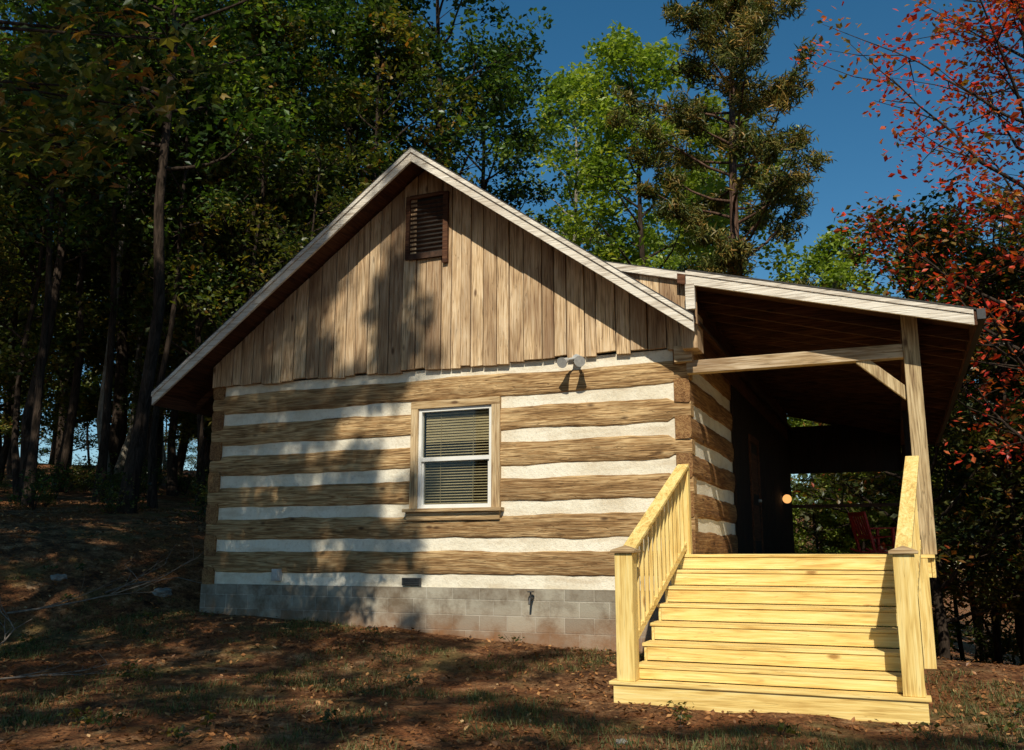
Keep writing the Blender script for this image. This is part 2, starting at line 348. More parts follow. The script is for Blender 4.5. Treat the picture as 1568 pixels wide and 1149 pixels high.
def slab(x0,x1,y0,y1,top,bot,m): mb.prismY([(x0,rt(x0)-bot),(x1,rt(x1)-bot),(x1,rt(x1)-top),(x0,rt(x0)-top)],y0,y1,m)
slab(EL,RX,FY-.03,BY,0,.025,0); slab(RX,ER,FY-.03,BY,0,.025,0)
slab(EL,RX,FY,BY,.027,.06,1); slab(RX,ER,FY,BY,.027,.06,1)
mb.build('roof_deck',['shingles','brown_y'],cabin)
mb=MB()
slab(EL,RX-.002,FY-.012,FY+.028,.03,.23,0); slab(RX+.002,ER,FY-.012,FY+.028,.03,.23,0)
slab(EL,RX-.002,FY-.034,FY-.014,.022,.09,0); slab(RX+.002,ER,FY-.034,FY-.014,.022,.09,0)
mb.build('rake_boards',['fascia'],cabin,.004)
mb=MB()
for i in range(22):
    y=WY+.4+i*.57
    mb.prismY([(EL+.03,rt(EL+.03)-.2),(XL,rt(XL)-.2),(XL,rt(XL)-.062),(EL+.03,rt(EL+.03)-.062)],y,y+.05,0)
mb.box(EL,EL+.03,FY+.03,BY,rt(EL)-.23,rt(EL)-.03,1)
mb.build('rafter_tails',['brown_x','brown_y'],cabin)
win=empty('window'); win.parent=cabin
mb=MB(); ty0,ty1=WY-.045,WY+.1
mb.box(WX0-.12,WX0,ty0,ty1,WZ0,WZ1,1); mb.box(WX1,WX1+.13,ty0,ty1,WZ0,WZ1,1)
mb.box(WX0-.12,WX1+.13,ty0-.003,ty1,WZ1,WZ1+.11,0); mb.box(WX0-.2,WX1+.18,ty0-.07,ty1,WZ0-.05,WZ0,0)
mb.box(WX0-.17,WX1+.13,ty0-.004,WY+.03,WZ0-.17,WZ0-.052,0)
mb.build('window_trim',['trim','trim_z'],win,.004)
mb=MB(); f0,f1=WY-.012,WY+.08; fx0,fx1,fz0,fz1=WX0,WX1,WZ0,WZ1; zm=(WZ0+WZ1)/2-.02
for a in[(fx0,fx0+.05,fz0,fz1),(fx1-.05,fx1,fz0,fz1),(fx0+.05,fx1-.05,fz0,fz0+.06),(fx0+.05,fx1-.05,fz1-.05,fz1),(fx0+.05,fx1-.05,zm-.03,zm+.03)]:
    mb.box(a[0],a[1],f0,f1,a[2],a[3],0)
mb.box(fx0+.05,fx0+.08,f0+.03,f1,fz0+.06,zm-.03,0); mb.box(fx1-.08,fx1-.05,f0+.03,f1,fz0+.06,zm-.03,0)
mb.build('window_sash',['white_vinyl'],win,.004)
mb=MB(); mb.box(fx0+.04,fx1-.04,WY+.04,WY+.046,fz0+.05,fz1-.04); mb.build('glass_pane',['glass'],win)
mb=MB(); z=fz0+.08
while z<fz1-.05:
    mb.beam((fx0+.08,WY+.085,z),(fx1-.08,WY+.085,z),.003,.034 if z>zm+.25 else .020,0,up=(0,.5 if z>zm+.25 else 1.1,1)); z+=.04
for q in(.28,.72): 
    x=fx0+(fx1-fx0)*q; mb.box(x-.003,x+.003,WY+.066,WY+.069,fz0+.07,fz1-.05)
mb.build('window_blinds',['blind_slats'],win)
mb=MB(); mb.box(fx0-.1,fx1+.1,WY+.5,WY+.52,fz0-.1,fz1+.1); mb.box(fx0-.12,fx0-.1,cy1,WY+.5,fz0-.1,fz1+.1);mb.box(fx1+.1,fx1+.12,cy1,WY+.5,fz0-.1,fz1+.1);mb.box(fx0-.1,fx1+.1,cy1,WY+.5,fz0-.12,fz0-.1);mb.box(fx0-.1,fx1+.1,cy1,WY+.5,fz1+.1,fz1+.12)
mb.build('room_interior',['dark_interior'],win)

# ------------------------------------------------------------------ porch
porch=empty('covered_porch'); porch.parent=cabin
pz=lambda x:5.09-.262*(x+2.26)
PE=.98
mb=MB()
def pslab(x0,x1,y0,y1,t,b,m): mb.prismY([(x0,pz(x0)-b),(x1,pz(x1)-b),(x1,pz(x1)-t),(x0,pz(x0)-t)],y0,y1,m)
pslab(-3.6,PE+.03,FY+.10,BY,0,.02,0); pslab(-2.27,PE+.03,FY-.05,FY+.10,0,.02,0)
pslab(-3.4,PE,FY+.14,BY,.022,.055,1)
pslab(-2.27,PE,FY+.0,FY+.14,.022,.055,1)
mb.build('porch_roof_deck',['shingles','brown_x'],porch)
mb=MB(); pslab(-2.30,PE,FY-.03,FY+.01,.022,.20,0); pslab(-3.52,-2.31,FY+.08,FY+.13,.02,.12,0)
pslab(-2.30,PE,FY-.045,FY-.032,.022,.075,0)
mb.box(-2.31,-2.19,FY-.04,FY+.02,4.56,pz(-2.3)-.205,0)
mb.build('porch_fascia',['fascia'],porch,.004)
mb=MB(); mb.box(PE+.0,PE+.03,FY-.03,BY,pz(PE)-.2,pz(PE)-.022,1)
mb.box(PE+.032,PE+.12,FY-.05,BY,pz(PE)-.14,pz(PE)-.02,2)
for i in range(21):
    y=WY+.25+i*.6; pslab(-2.42,PE-.002,y,y+.05,.057,.2,0)
pslab(-2.42,PE-.002,FY+.02,FY+.06,.057,.19,0)
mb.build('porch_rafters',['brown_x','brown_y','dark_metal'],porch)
mb=MB(); x=-3.5
while x<-2.2:
    x1=min(x+.27,-2.2); mb.prismY([(x+.004,rt(x)-.08),(x1-.004,rt(x1)-.08),(x1-.004,pz(x1)-.06),(x+.004,pz(x)-.06)],FY+.15,FY+.19); x=x1
mb.box(-2.44,-2.24,WY-.32,WY+.1,4.12,4.6)
mb.build('porch_infill_siding',['siding'],porch)
PX=.31; DK=1.47
mb=MB()
mb.prismX([(WY-.3,4.26),(YB,4.26),(YB,5.0),(WY-.3,5.0)],-2.44,-2.40,0)
mb.box(PX-.1,PX+.1,WY-.12,YB,4.02,4.2,0)
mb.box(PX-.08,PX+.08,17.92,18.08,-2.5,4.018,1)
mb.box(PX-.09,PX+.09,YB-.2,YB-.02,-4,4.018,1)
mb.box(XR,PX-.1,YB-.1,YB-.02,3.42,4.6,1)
y=15.35  # dark planks added over logs and chinking to paint in the porch shade
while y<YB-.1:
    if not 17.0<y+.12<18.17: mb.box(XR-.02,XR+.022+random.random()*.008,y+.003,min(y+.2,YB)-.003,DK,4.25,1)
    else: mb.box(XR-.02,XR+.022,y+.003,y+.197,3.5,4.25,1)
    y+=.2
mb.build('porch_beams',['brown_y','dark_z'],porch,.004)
mb=MB()
mb.box(XR-.02,PX-.092,WY-.10,WY+.05,3.83,4.0,0)
mb.box(PX-.09,PX+.09,WY-.14,WY+.05,DK,4.36,1)
mb.beam((PX-.60,WY-.03,3.86),(PX-.06,WY-.03,3.36),.09,.13,1)
mb.box(XR-.17,XR+.07,WY-.16,WY-.045,3.98,4.2,0)
mb.build('tie_beam_and_post',['beam_x','beam_z'],porch,.005)
DY=11.72; DX=PX+.06
mb=MB(); y=DY
while y<YB-.05:
    mb.box(XR+.01,DX,y+.003,min(y+.14,YB)-.003,DK-.04,DK,0); y+=.14
mb.box(DX-.04,DX,DY+.05,YB,DK-.26,DK-.045,1)
mb.box(-2.72,DX-.045,DY+.06,DY+.1,DK-.26,DK-.045,0)
mb.box(.16,.29,DY-.08,DY+.055,-.3,DK-.045,2)
for y in(18,23.9): mb.box(PX-.12,PX+.015,y-.08,y+.08,-5,DK-.045,2)
mb.build('porch_deck',['pine_x','pine_y','pine_z'],porch,.003)
mb=MB()
mb.box(PX-.07,PX+.07,WY+.06,YB-.2,DK+1.06,DK+1.10,1); mb.box(PX-.02,PX+.02,WY+.06,YB-.2,DK+.1,DK+.18,1)
y=WY+.2
while y<YB-.25: mb.box(PX-.018,PX+.018,y,y+.035,DK+.18,DK+1.06,2); y+=.135
mb.box(XR+.02,PX-.1,YB-.14,YB-.05,DK+1.10,DK+1.18,0)
mb.build('porch_railing',['brown_x','brown_y','dark_z'],porch)
mb=MB()
mb.box(XR-.02,XR+.05,17.0,17.12,DK,3.5,0); mb.box(XR-.02,XR+.05,18.05,18.17,DK,3.5,0); mb.box(XR-.02,XR+.052,17.0,18.17,3.5,3.62,0)
mb.box(XR-.03,XR+.02,17.12,18.05,DK,3.5,1)
for z0,z1 in((1.7,2.35),(2.55,3.3)): mb.box(XR+.02,XR+.03,17.25,17.92,z0,z1,0)
mb.cyl((XR+.02,17.95,2.45),(XR+.08,17.95,2.45),.03,.03,2)
mb.build('porch_door',['brown_y','dark_interior','gray_metal'],porch,.004)
lan=empty('wall_lantern')
mb=MB(); mb.box(XR,XR+.04,21.62,21.78,2.55,2.85); mb.cyl((XR+.03,21.7,2.82),(XR+.15,21.7,2.82),.012,.012); mb.cyl((XR+.15,21.7,2.78),(XR+.15,21.7,2.86),.07,.03)
mb.build('bracket',['dark_metal'],lan)
me=bpy.data.meshes.new('globe'); bm=bmesh.new(); bmesh.ops.create_uvsphere(bm,u_segments=20,v_segments=12,radius=.1); bm.to_mesh(me); bm.free(); me.materials.append(M['globe'])
g=place('globe',me,(XR+.15,21.7,2.68)); g.parent=lan
fl=empty('flood_light'); mb=MB(); fx,fz=-3.98,4.16
mb.cyl((fx,WY-.06,fz),(fx,WY-.10,fz),.065,.06,0)
for sx in(-1,1):
    p=Vector((fx+.03*sx,WY-.1,fz)); q=Vector((fx+.10*sx,WY-.2,fz-.03)); r=Vector((fx+.13*sx,WY-.34,fz-.10))
    mb.cyl(p,q,.018,.02,0); mb.cyl(q,q+(r-q)*.45,.03,.045,0); mb.cyl(q+(r-q)*.45,r,.045,.078,0)
mb.build('lamp_heads',['gray_metal'],fl)
mb=MB(); mb.box(-6.72,-6.42,WY-.03,WY+.01,1.02,1.13,0)
for i in range(4): mb.box(-6.70,-6.44,WY-.045,WY-.03,1.035+i*.024,1.042+i*.024,0)
mb.build('crawlspace_vent',['dark_metal'],cabin)
sp=empty('water_spigot'); mb=MB(); mb.cyl((-4.68,WY,.88),(-4.68,WY-.12,.88),.018,.018); mb.cyl((-4.68,WY-.1,.86),(-4.68,WY-.1,.96),.012,.012); mb.cyl((-4.68,WY-.12,.88),(-4.68,WY-.15,.80),.018,.015); mb.cyl((-4.68,WY-.1,.96),(-4.68,WY-.1,.975),.045,.045)
mb.build('spigot_body',['dark_metal'],sp)
eb=empty('electrical_outlet'); mb=MB(); mb.box(-9.0,-8.86,WY-.07,WY+.02,1.06,1.24); mb.box(-8.985,-8.875,WY-.085,WY-.07,1.08,1.22); mb.build('outlet_cover',['gray_metal'],eb,.004)

# ------------------------------------------------------------------ staircase
st=empty('wooden_staircase')
sx0,sx1=-2.58,-.02; R=(DK-.17)/7; RUN=.345; SY=9.62
mb=MB()
mb.box(-2.80,.14,9.42,9.46,-.12,.17); mb.box(-2.80,-2.76,9.46,11.6,-.12,.17); mb.box(.10,.14,9.46,11.6,-.12,.17)
mb.box(-2.84,.17,9.40,9.62,.172,.205)
for k in range(7):
    y=SY+k*RUN; z=.205+k*R if k==0 else .17+k*R
    zt=.17+(k+1)*R
    mb.box(sx0,sx1,y,y+.03,z+.008,zt-.040)
    if k<6:
        mb.box(sx0-.05,sx1+.01,y-.012,y+.155,zt-.036,zt+random.uniform(-.002,.002)); mb.box(sx0-.05,sx1+.01,y+.163,y+.343,zt-.036,zt-.001)
    else: mb.box(sx0-.05,sx1+.01,y-.012,y+.06,zt-.036,zt+.001)
mb.build('treads_and_risers',['pine_x'],st,.005)
mb=MB()
for X0,X1 in((sx0-.03,sx0-.002),(sx1+.002,sx1+.03)):
    poly=[]
    for k in range(7):
        y=SY+k*RUN; poly+= [(y+.004,.17+k*R-.04 if k else .17),(y+.004,.17+(k+1)*R-.04)]
    poly+=[(SY+7*RUN,.17+7*R-.04),(SY+7*RUN,.17+6*R-.25),(SY+.45,.0),(SY+.004,.0)]
    mb.prismX(poly,X0,X1)
mb.build('stringers',['pine_y'],st)
def newel(mb,x,y,z0,z1,w=.19):
    mb.box(x-w/2,x+w/2,y-w/2,y+w/2,z0,z1-.05,1)
    c=w/2+.035
    mb.box(x-c,x+c,y-c,y+c,z1-.048,z1-.018,2)
    c2=c-.005; z=z1-.017
    mb.add([(x-c2,y-c2,z),(x+c2,y-c2,z),(x+c2,y+c2,z),(x-c2,y+c2,z),(x,y,z1+.03)],[(0,1,4),(1,2,4),(2,3,4),(3,0,4),(3,2,1,0)],2)
mb=MB()
newel(mb,-2.67,9.53,.207,1.54); newel(mb,.03,9.53,.207,1.53)
for (a,b) in(((-2.66,9.55,1.50),(-2.50,11.78,2.60)),((.03,9.55,1.50),(.22,11.80,2.60))):
    a=Vector(a);b=Vector(b)
    mb.beam(a,b,.15,.038,0); 
    o=Vector((0,0,-.062)); mb.beam(a+o,b+o,.04,.085,0)
    o=Vector((0,0,-1.0)); mb.beam(a+o+Vector((0,.08,.04)),b+o,.04,.085,0)
    for i in range(1,14):
        p=a.lerp(b,i/14); mb.box(p.x-.02,p.x+.02,p.y-.02,p.y+.02,p.z-.99,p.z-.07,1)
mb.box(-2.56,-2.44,11.74,11.86,1.1,2.58,1)
mb.build('handrails',['pine_y','pine_z','trim'],st,.005)

# ------------------------------------------------------------------ rocking chair
rc=empty('rocking_chair',(-.42,19.6,DK)); rc.rotation_euler=(0,0,math.radians(125)); rc.scale=(.9,.9,.8)
mb=MB()
for sxx in(-.28,.28):
    pts=[(sxx,-.45+.9*i/8,.02+.10*((i-4)/4)**2) for i in range(9)]
    for p,q in zip(pts,pts[1:]): mb.beam(p,q,.035,.04)
    mb.beam((sxx,-.25,.05),(sxx,-.25,.60),.055,.055,up=(0,1,0)); mb.beam((sxx,.22,.05),(sxx,.42,.98),.055,.055,up=(0,1,0))
    mb.beam((sxx,-.32,.61),(sxx,.32,.60),.10,.03)
mb.beam((-.28,-.25,.2),(.28,-.25,.2),.025,.03)
for i in range(8): mb.box(-.27,.27,-.26+i*.065,-.205+i*.065,.40-i*.008,.42-i*.008)
for i in range(6):
    x=-.22+i*.088; mb.beam((x,.235,.40),(x,.405,.94),.062,.014,up=(0,1,0))
mb.beam((-.30,.41,.95),(.30,.41,.95),.03,.10); mb.beam((-.28,.24,.40),(.28,.24,.40),.03,.05)
mb.build('chair_frame',['red_paint'],rc,.004)

# ------------------------------------------------------------------ trees
def dec_tree(seed,H=20,cb=.3,R=4.5,tr=.28,nl=22,per=45,ls=.22,cr=.75,bark='bark_oak',leaf='leaf_dark',nsub=6,lean=(0,0),elev=(15,60)):
    rng=np.random.default_rng(seed); q=QB()
    n=9; zz=np.linspace(0,H*.96,n); wob=np.cumsum(rng.normal(0,.16,(n,2)),0)*(H/20); wob[0]=0
    tp=np.stack([wob[:,0]+lean[0]*zz,wob[:,1]+lean[1]*zz,zz],1); rad=tr*(1-.93*zz/zz[-1])+.012; rad[0]*=1.35
    q.tube(tp,rad,9)
    tat=lambda h:np.array([np.interp(h,zz,tp[:,k]) for k in range(3)])
    C=[]
    for i in range(nl):
        t=(i+rng.random()*.8)/nl; h=H*(cb+(.97-cb)*t); az=i*2.399+rng.normal(0,.5)
        prof=max(.22,math.sin(math.pi*min(1,(.18+.80*t)))**.8); Ln=R*prof*rng.uniform(.6,1.15)
        el=math.radians(elev[0]+(elev[1]-elev[0])*t+rng.normal(0,8)); p=tat(h); pts=[p]
        for s_ in range(5):
            e=el+ .12*s_*(1-t)+rng.normal(0,.12); az+=rng.normal(0,.14)
            p=p+np.array([math.cos(az)*math.cos(e),math.sin(az)*math.cos(e),math.sin(e)])*Ln/5; pts.append(p)
        r0=tr*(1-.85*h/H)*.45+.015
        q.tube(pts,np.linspace(r0,.012,6),5); C.append(pts[-1])
        pts=np.array(pts)
        for s_ in range(nsub):
            f=rng.uniform(.3,1.0)*4.999; k=min(4,int(f)); b=pts[k]+(pts[k+1]-pts[k])*(f-k)
            a2=az+rng.choice([-1,1])*rng.uniform(.4,1.4); e=rng.uniform(-.25,.7); l2=Ln*rng.uniform(.2,.42)+.3
            d=np.array([math.cos(a2)*math.cos(e),math.sin(a2)*math.cos(e),math.sin(e)]); m_=b+d*l2*.5+rng.normal(0,.05,3); e_=b+d*l2+np.array([0,0,.05*l2])
            q.tube([b,m_,e_],[.02,.014,.006],3); C.append(e_)
            if rng.random()<.5: C.append(m_)
    q.leaves(C,per,cr,ls,1,.65,rng)
    return q.mesh('tree',[bark,leaf])
def pine_tree_mesh(seed,H=25,cb=.5,R=4,tr=.3,nl=46,dead=16):
    rng=np.random.default_rng(seed); q=QB(); n=10; zz=np.linspace(0,H,n); w=np.cumsum(rng.normal(0,.15,(n,2)),0); w[0]=0
    tp=np.stack([w[:,0]+.02*zz,w[:,1],zz],1); q.tube(tp,tr*(1-.9*zz/H)+.02,10)
    tat=lambda h:np.array([np.interp(h,zz,tp[:,k]) for k in range(3)])
    C=[]
    for i in range(dead):
        h=H*rng.uniform(.3,cb+.05); az=rng.uniform(0,6.28); p=tat(h); l=rng.uniform(.8,2.6); d=np.array([math.cos(az),math.sin(az),rng.uniform(-.2,.3)])
        q.tube([p,p+d*l*.5,p+d*l+np.array([0,0,-.2])],[.04,.025,.008],4)
    for i in range(nl):
        t=(i+rng.random())/nl; h=H*(cb+(.99-cb)*t); az=i*2.399+rng.normal(0,.4); Ln=R*(.45+.75*math.sin(math.pi*min(1,.2+.75*t)))*rng.uniform(.5,1.1)*(1.1-.5*t)
        p=tat(h); pts=[p]; e=rng.uniform(-.15,.25)+.5*t
        for s_ in range(5):
            e+=rng.normal(.05,.12); az+=rng.normal(0,.12); p=p+np.array([math.cos(az)*math.cos(e),math.sin(az)*math.cos(e),math.sin(e)])*Ln/5; pts.append(p)
        q.tube(pts,np.linspace(.06,.012,6),5); pts=np.array(pts)
        for s_ in range(11):
            f=rng.uniform(1.6,5)*.999; k=min(4,int(f)); b=pts[k]+(pts[k+1]-pts[k])*(f-k)
            a2=az+rng.uniform(-1.5,1.5); l2=rng.uniform(.2,.9); d=np.array([math.cos(a2),math.sin(a2),rng.uniform(-.1,.6)]); e_=b+d*l2
            q.tube([b,e_],[.014,.006],3); C+=[e_,b+d*l2*.6]
    q.leaves(C,34,.36,.30,1,.8,rng,aspect=.19,up=.05)
    return q.mesh('pine',['bark_pine','needle_pine'])

T={}
T['d1']=dec_tree(1,22,.28,4.6,.26,26,52,.22,.68,leaf='leaf_dark')
T['d2']=dec_tree(2,20,.35,4.2,.22,24,52,.21,.68,leaf='leaf_dark')
T['m1']=dec_tree(3,18,.30,4.0,.17,22,46,.21,.66,leaf='leaf_mixed')
T['m2']=dec_tree(9,17,.12,3.6,.14,24,40,.20,.68,leaf='leaf_mixed')
T['y1']=dec_tree(4,24,.25,5.0,.22,28,42,.28,.75,leaf='leaf_yellowgreen',bark='bark_pale')
T['y2']=dec_tree(5,22,.30,4.6,.22,26,40,.28,.75,leaf='leaf_yellowgreen')
T['r1']=dec_tree(6,20,.35,5.4,.20,34,16,.17,.7,leaf='leaf_red',nsub=11,elev=(15,55))
T['o1']=dec_tree(7,15,.25,4.4,.16,28,22,.18,.7,leaf='leaf_orange',nsub=9)
T['s1']=dec_tree(8,11,.22,2.2,.07,16,26,.15,.55,leaf='leaf_mixed',nsub=4)
T['s2']=dec_tree(10,13,.45,2.2,.09,14,30,.15,.6,leaf='leaf_dark',nsub=4,lean=(.05,0))
T['b1']=dec_tree(12,20,.40,4.0,.155,26,40,.20,.75,leaf='leaf_dark')
T['pale']=dec_tree(13,19,.45,3.2,.12,18,36,.20,.75,leaf='leaf_mixed',bark='bark_pale')
T['p1']=pine_tree_mesh(21)
def tree(name,k,x,y,sc=1,rot=None,parent=None):
    return place(name,T[k],(x,y,ground(x,y)-.15),random.uniform(0,6.28) if rot is None else rot,sc,parent)
tree('oak_tree','b1',-16.3,16.1,1.05,.4)
tree('oak_tree','b1',-20.5,17.0,.95,2.0)
for x,y,k,s in[(-18.8,15.6,'s2',1.1),(-19.6,18.4,'s2',1.2),(-17.3,18.0,'s2',1),(-23,20,'b1',.9),(-15.0,19.2,'s1',1.1),(-21.8,17.8,'s1',1.2),(-18.0,20.5,'s1',1.3),(-13.6,18.5,'s1',.9)]: tree('sapling_tree' if k[0]=='s' else 'oak_tree',k,x,y,s)
for x,y in[(-21.5,20.6),(-25,24)]: tree('poplar_tree','pale',x,y,1)
for x,y,k,s in[(-14.4,28.0,'d1',1.04),(-17.8,27,'d2',1.05),(-21,26,'d1',1.0),(-15.2,24.5,'m1',.95),(-18.8,22.5,'m2',1.0),(-24.5,23,'d2',1.0),(-15.6,33,'d2',1.0),(-21.5,23.2,'m2',.95),(-25.5,27.5,'m2',1.1),(-28.5,25,'m2',1.1),(-27,20.5,'m2',.9)]: tree('oak_tree' if k[0]=='d' else 'hickory_tree',k,x,y,s)
# unseen oaks added past the left edge of the view to shade the left woods
for x,y,k,s in[(-15.5,4.0,'d1',.95),(-20,6.0,'d2',1.0),(-24.5,8.0,'d1',1.0),(-29,12,'d1',1.0)]: tree('oak_tree',k,x,y,s)
for x,y,k,s in[(-14.5,44,'y1',1.03),(-10.6,42,'y2',1.09),(-7.0,46,'y1',1.0),(-2.6,45,'y2',.98),(1.5,48,'y1',.9),(-1.2,37,'y2',.5),(.6,39,'y1',.5),(-3.2,40,'y2',.5)]: tree('tulip_poplar_tree',k,x,y,s)
tree('pine_tree','p1',-4.6,34,1.10,1.0)
tree('red_maple_tree','r1',4.4,23.5,1.05,.5)
tree('red_maple_tree','r1',8.4,29,1.0,2.5)
tree('red_maple_tree','o1',.9,31,1.12,1.0)
tree('red_maple_tree','o1',3.6,35,1.25,3.0)
for x,y,k,s in[(6.3,33,'m1',1.05),(9.8,32,'d2',.95),(3.2,40,'m2',1.1),(7.5,26,'s1',1.2),(5.6,29,'m2',.85),(9.5,24,'m2',.8),(4.6,31,'d2',.72),(3.0,30,'m1',.86),(7.0,37,'y2',.85)]: tree('hickory_tree',k,x,y,s)
fr=empty('distant_forest'); random.seed(5)
def scatter(n,x0,x1,y0,y1,keys,s0,s1,mind,ok=lambda x,y:True):
    pts=[];tries=0
    while len(pts)<n and tries<n*40:
        tries+=1; x=random.uniform(x0,x1); y=random.uniform(y0,y1)
        if not ok(x,y) or any((x-a)**2+(y-b)**2<mind**2 for a,b in pts): continue
        pts.append((x,y)); tree('forest_tree',random.choice(keys),x,y,random.uniform(s0,s1),None,fr)
scatter(40,-60,-18,24,52,['d1','d2','m2','m2','pale'],.85,1.15,3.2,lambda x,y:x<-12-.35*(y-12)-3)
scatter(14,-36,-20,17,30,['s1','m2','m2'],.6,1.1,1.8)
scatter(24,-30,20,54,80,['y2','m1','m2','d2','y1'],.85,1.05,3.8)
scatter(22,4,34,30,62,['m2','d2','m1','m2','o1'],.7,.98,3.2)
scatter(12,6,18,19,34,['s1','s2','m2','s1'],.7,1.0,2.4)
scatter(8,-3,6,40,50,['m2','y2','m2'],.7,.9,2.4)
scatter(40,-110,70,80,130,['m2','d2','y2'],1.0,1.3,6)
def shrub_mesh(seed,leaf):
    rng=np.random.default_rng(seed); q=QB(); C=[]
    for i in range(11):
        az=rng.uniform(0,6.28); h=rng.uniform(.3,1.3); r=rng.uniform(.1,.8); e=np.array([math.cos(az)*r,math.sin(az)*r,h]); q.tube([(0,0,0),e*.5+rng.normal(0,.05,3),e],[.012,.008,.004],4); C+=[e,e*.7]
    q.leaves(C,16,.3,.10,1,.7,rng); return q.mesh('shrub',['bark_oak',leaf])
SH=[shrub_mesh(31,'leaf_mixed'),shrub_mesh(32,'leaf_dark'),shrub_mesh(33,'leaf_mixed')]
und=empty('understory_shrubs'); random.seed(3)
for i in range(150):
    if i<105: x=random.uniform(-30,-12.5); y=random.uniform(14.2,28); 
    else: x=random.uniform(2.2,14); y=random.uniform(13.5,26)
    if x>-16 and y<15.5 and x<0: continue
    place('shrub',random.choice(SH),(x,y,ground(x,y)-.05),random.uniform(0,6.28),random.uniform(.3,.9),und)

# shade canopy : unseen broadleaf trees behind / left of the viewpoint, crowns shaped for their shadows
rng=np.random.default_rng(77); clumps=[]
def lit(P,pad=0):
    s=12-P[1]; xw=P[0]-.28*s; zw=P[2]-.95*s
    if -6.45-pad<xw<1.9 and -.1<zw<7.9:
        if zw<4.2 or xw>-6.25-pad: return True
    for yy in(9.4,10.8):
        s2=yy-P[1]; x2=P[0]-.28*s2; z2=P[2]-.95*s2
        if -3.5<x2<1.4 and -.7<z2<3.3: return True
    return False
def accept(P,D,u,v):
    nz=noise.noise((u*1.1,v*1.1,3.7))*.6+noise.noise((u*2.6,v*2.6,8.1))*.7
    return (nz*.9+.5)<D and not lit(P)
while len(clumps)<3300:
    s=rng.uniform(11,18)
    if rng.random()<.5:
        x=rng.uniform(-17,-4); z=rng.uniform(.3,12); P=np.array([x+.28*s,12-s,z+.95*s])
        D=.66 if z<4.1 else (.50 if x>-8.0 else .80)
        if x>-7.3 and z<4.1: D=.38
        if not accept(P,D,x,z): continue
    else:
        x=rng.uniform(-18,8); y=rng.uniform(0,12.2); P=np.array([x+.28*s,y-s,.1+.95*s])
        if not accept(P,.54,x*.8,y*1.5): continue
    clumps.append(P)
clumps=np.array(clumps); trunks=[(-13,-4),(-6.5,-7.5),(4.5,-14),(9,-7)]
own=np.argmin([[ (c[0]-a)**2+(c[1]-b)**2 for c in clumps] for a,b in trunks],0)
for ti,(a,b) in enumerate(trunks):
    q=QB(); g0=ground(a,b); C=clumps[own==ti]
    if len(C)==0: continue
    zz=np.linspace(g0-.2,18,8); tp=np.stack([a+np.cumsum(rng.normal(0,.12,8)),b+np.cumsum(rng.normal(0,.12,8)),zz],1); q.tube(tp,.28*(1-.85*np.linspace(0,1,8)),9)
    for c in C[::9]:
        h=min(17.5,max(5,c[2]-2.5)); p=np.array([np.interp(h,zz,tp[:,k]) for k in range(3)]); md=(p+c)/2+np.array([0,0,.3])
        if any(lit(p+(c-p)*f,.3) for f in np.linspace(0,1,12)): continue
        q.tube([p,md,c],[.05,.03,.01],5)
    q.leaves(C,38,.36,.17,1,.7,rng)
    place('oak_tree',q.mesh('shade_oak',['bark_oak','leaf_dark']))
# near maple whose branch enters at the upper left
q=QB(); rng=np.random.default_rng(5)
q.tube([(-9.8,2.6,-.2),(-9.7,2.7,4),(-9.9,2.5,9),(-9.6,2.8,15)],[.24,.2,.15,.04],10)
C=[];ends=[(-6.4,6.2,5.7),(-7.2,6.9,6.4),(-7.0,6.0,5.3),(-7.8,6.8,5.9),(-5.9,6.0,6.2),(-8.3,7.6,6.8),(-6.9,6.8,6.9)]
base=np.array([-9.75,2.65,5.0])
for e in ends:
    e=np.array(e,float); mid=(base+e)/2+rng.normal(0,.2,3)+np.array([0,0,.3]); q.tube([base,mid,e],[.045,.025,.006],5)
    for k in range(8):
        f=rng.uniform(.55,1); p=mid+(e-mid)*f; d=rng.normal(0,.33,3); d[2]*=.5; q.tube([p,p+d],[.007,.003],3); C.append(p+d)
base=np.array([-9.8,2.6,9.0])
for k in range(60):
    e=base+rng.normal(0,2.0,3)+np.array([-.5,-1,2]); q.tube([base,(base+e)/2,e],[.03,.02,.006],4); C.append(e)
C=np.array(C); per=20; n=len(C)*per
P=np.repeat(C,per,0)+rng.normal(0,.22,(n,3)); nn=rng.normal(size=(n,3))*.6; nn[:,1]-=.5; nn[:,2]=np.abs(nn[:,2])+.5; nn/=np.linalg.norm(nn,axis=1)[:,None]
a=rng.normal(size=(n,3)); u=np.cross(nn,a); u/=np.linalg.norm(u,axis=1)[:,None]; w=np.cross(nn,u); sz=.12*(.7+.6*rng.random((n,1))); vv=rng.random(n)
for ang in(-62,0,62):
    t=math.radians(ang); d=w*math.cos(t)+u*math.sin(t); e=u*math.cos(t)-w*math.sin(t); l=1.0 if ang==0 else .82
    V=np.stack([P,P+d*sz*.5*l+e*sz*.26,P+d*sz*l-nn*sz*.15,P+d*sz*.5*l-e*sz*.26],1).reshape(-1,3)+(0 if ang==0 else .002)
    q.add(V,np.arange(n*4).reshape(-1,4),1,vv)
place('maple_tree',q.mesh('near_maple',['bark_oak','leaf_mixed']))

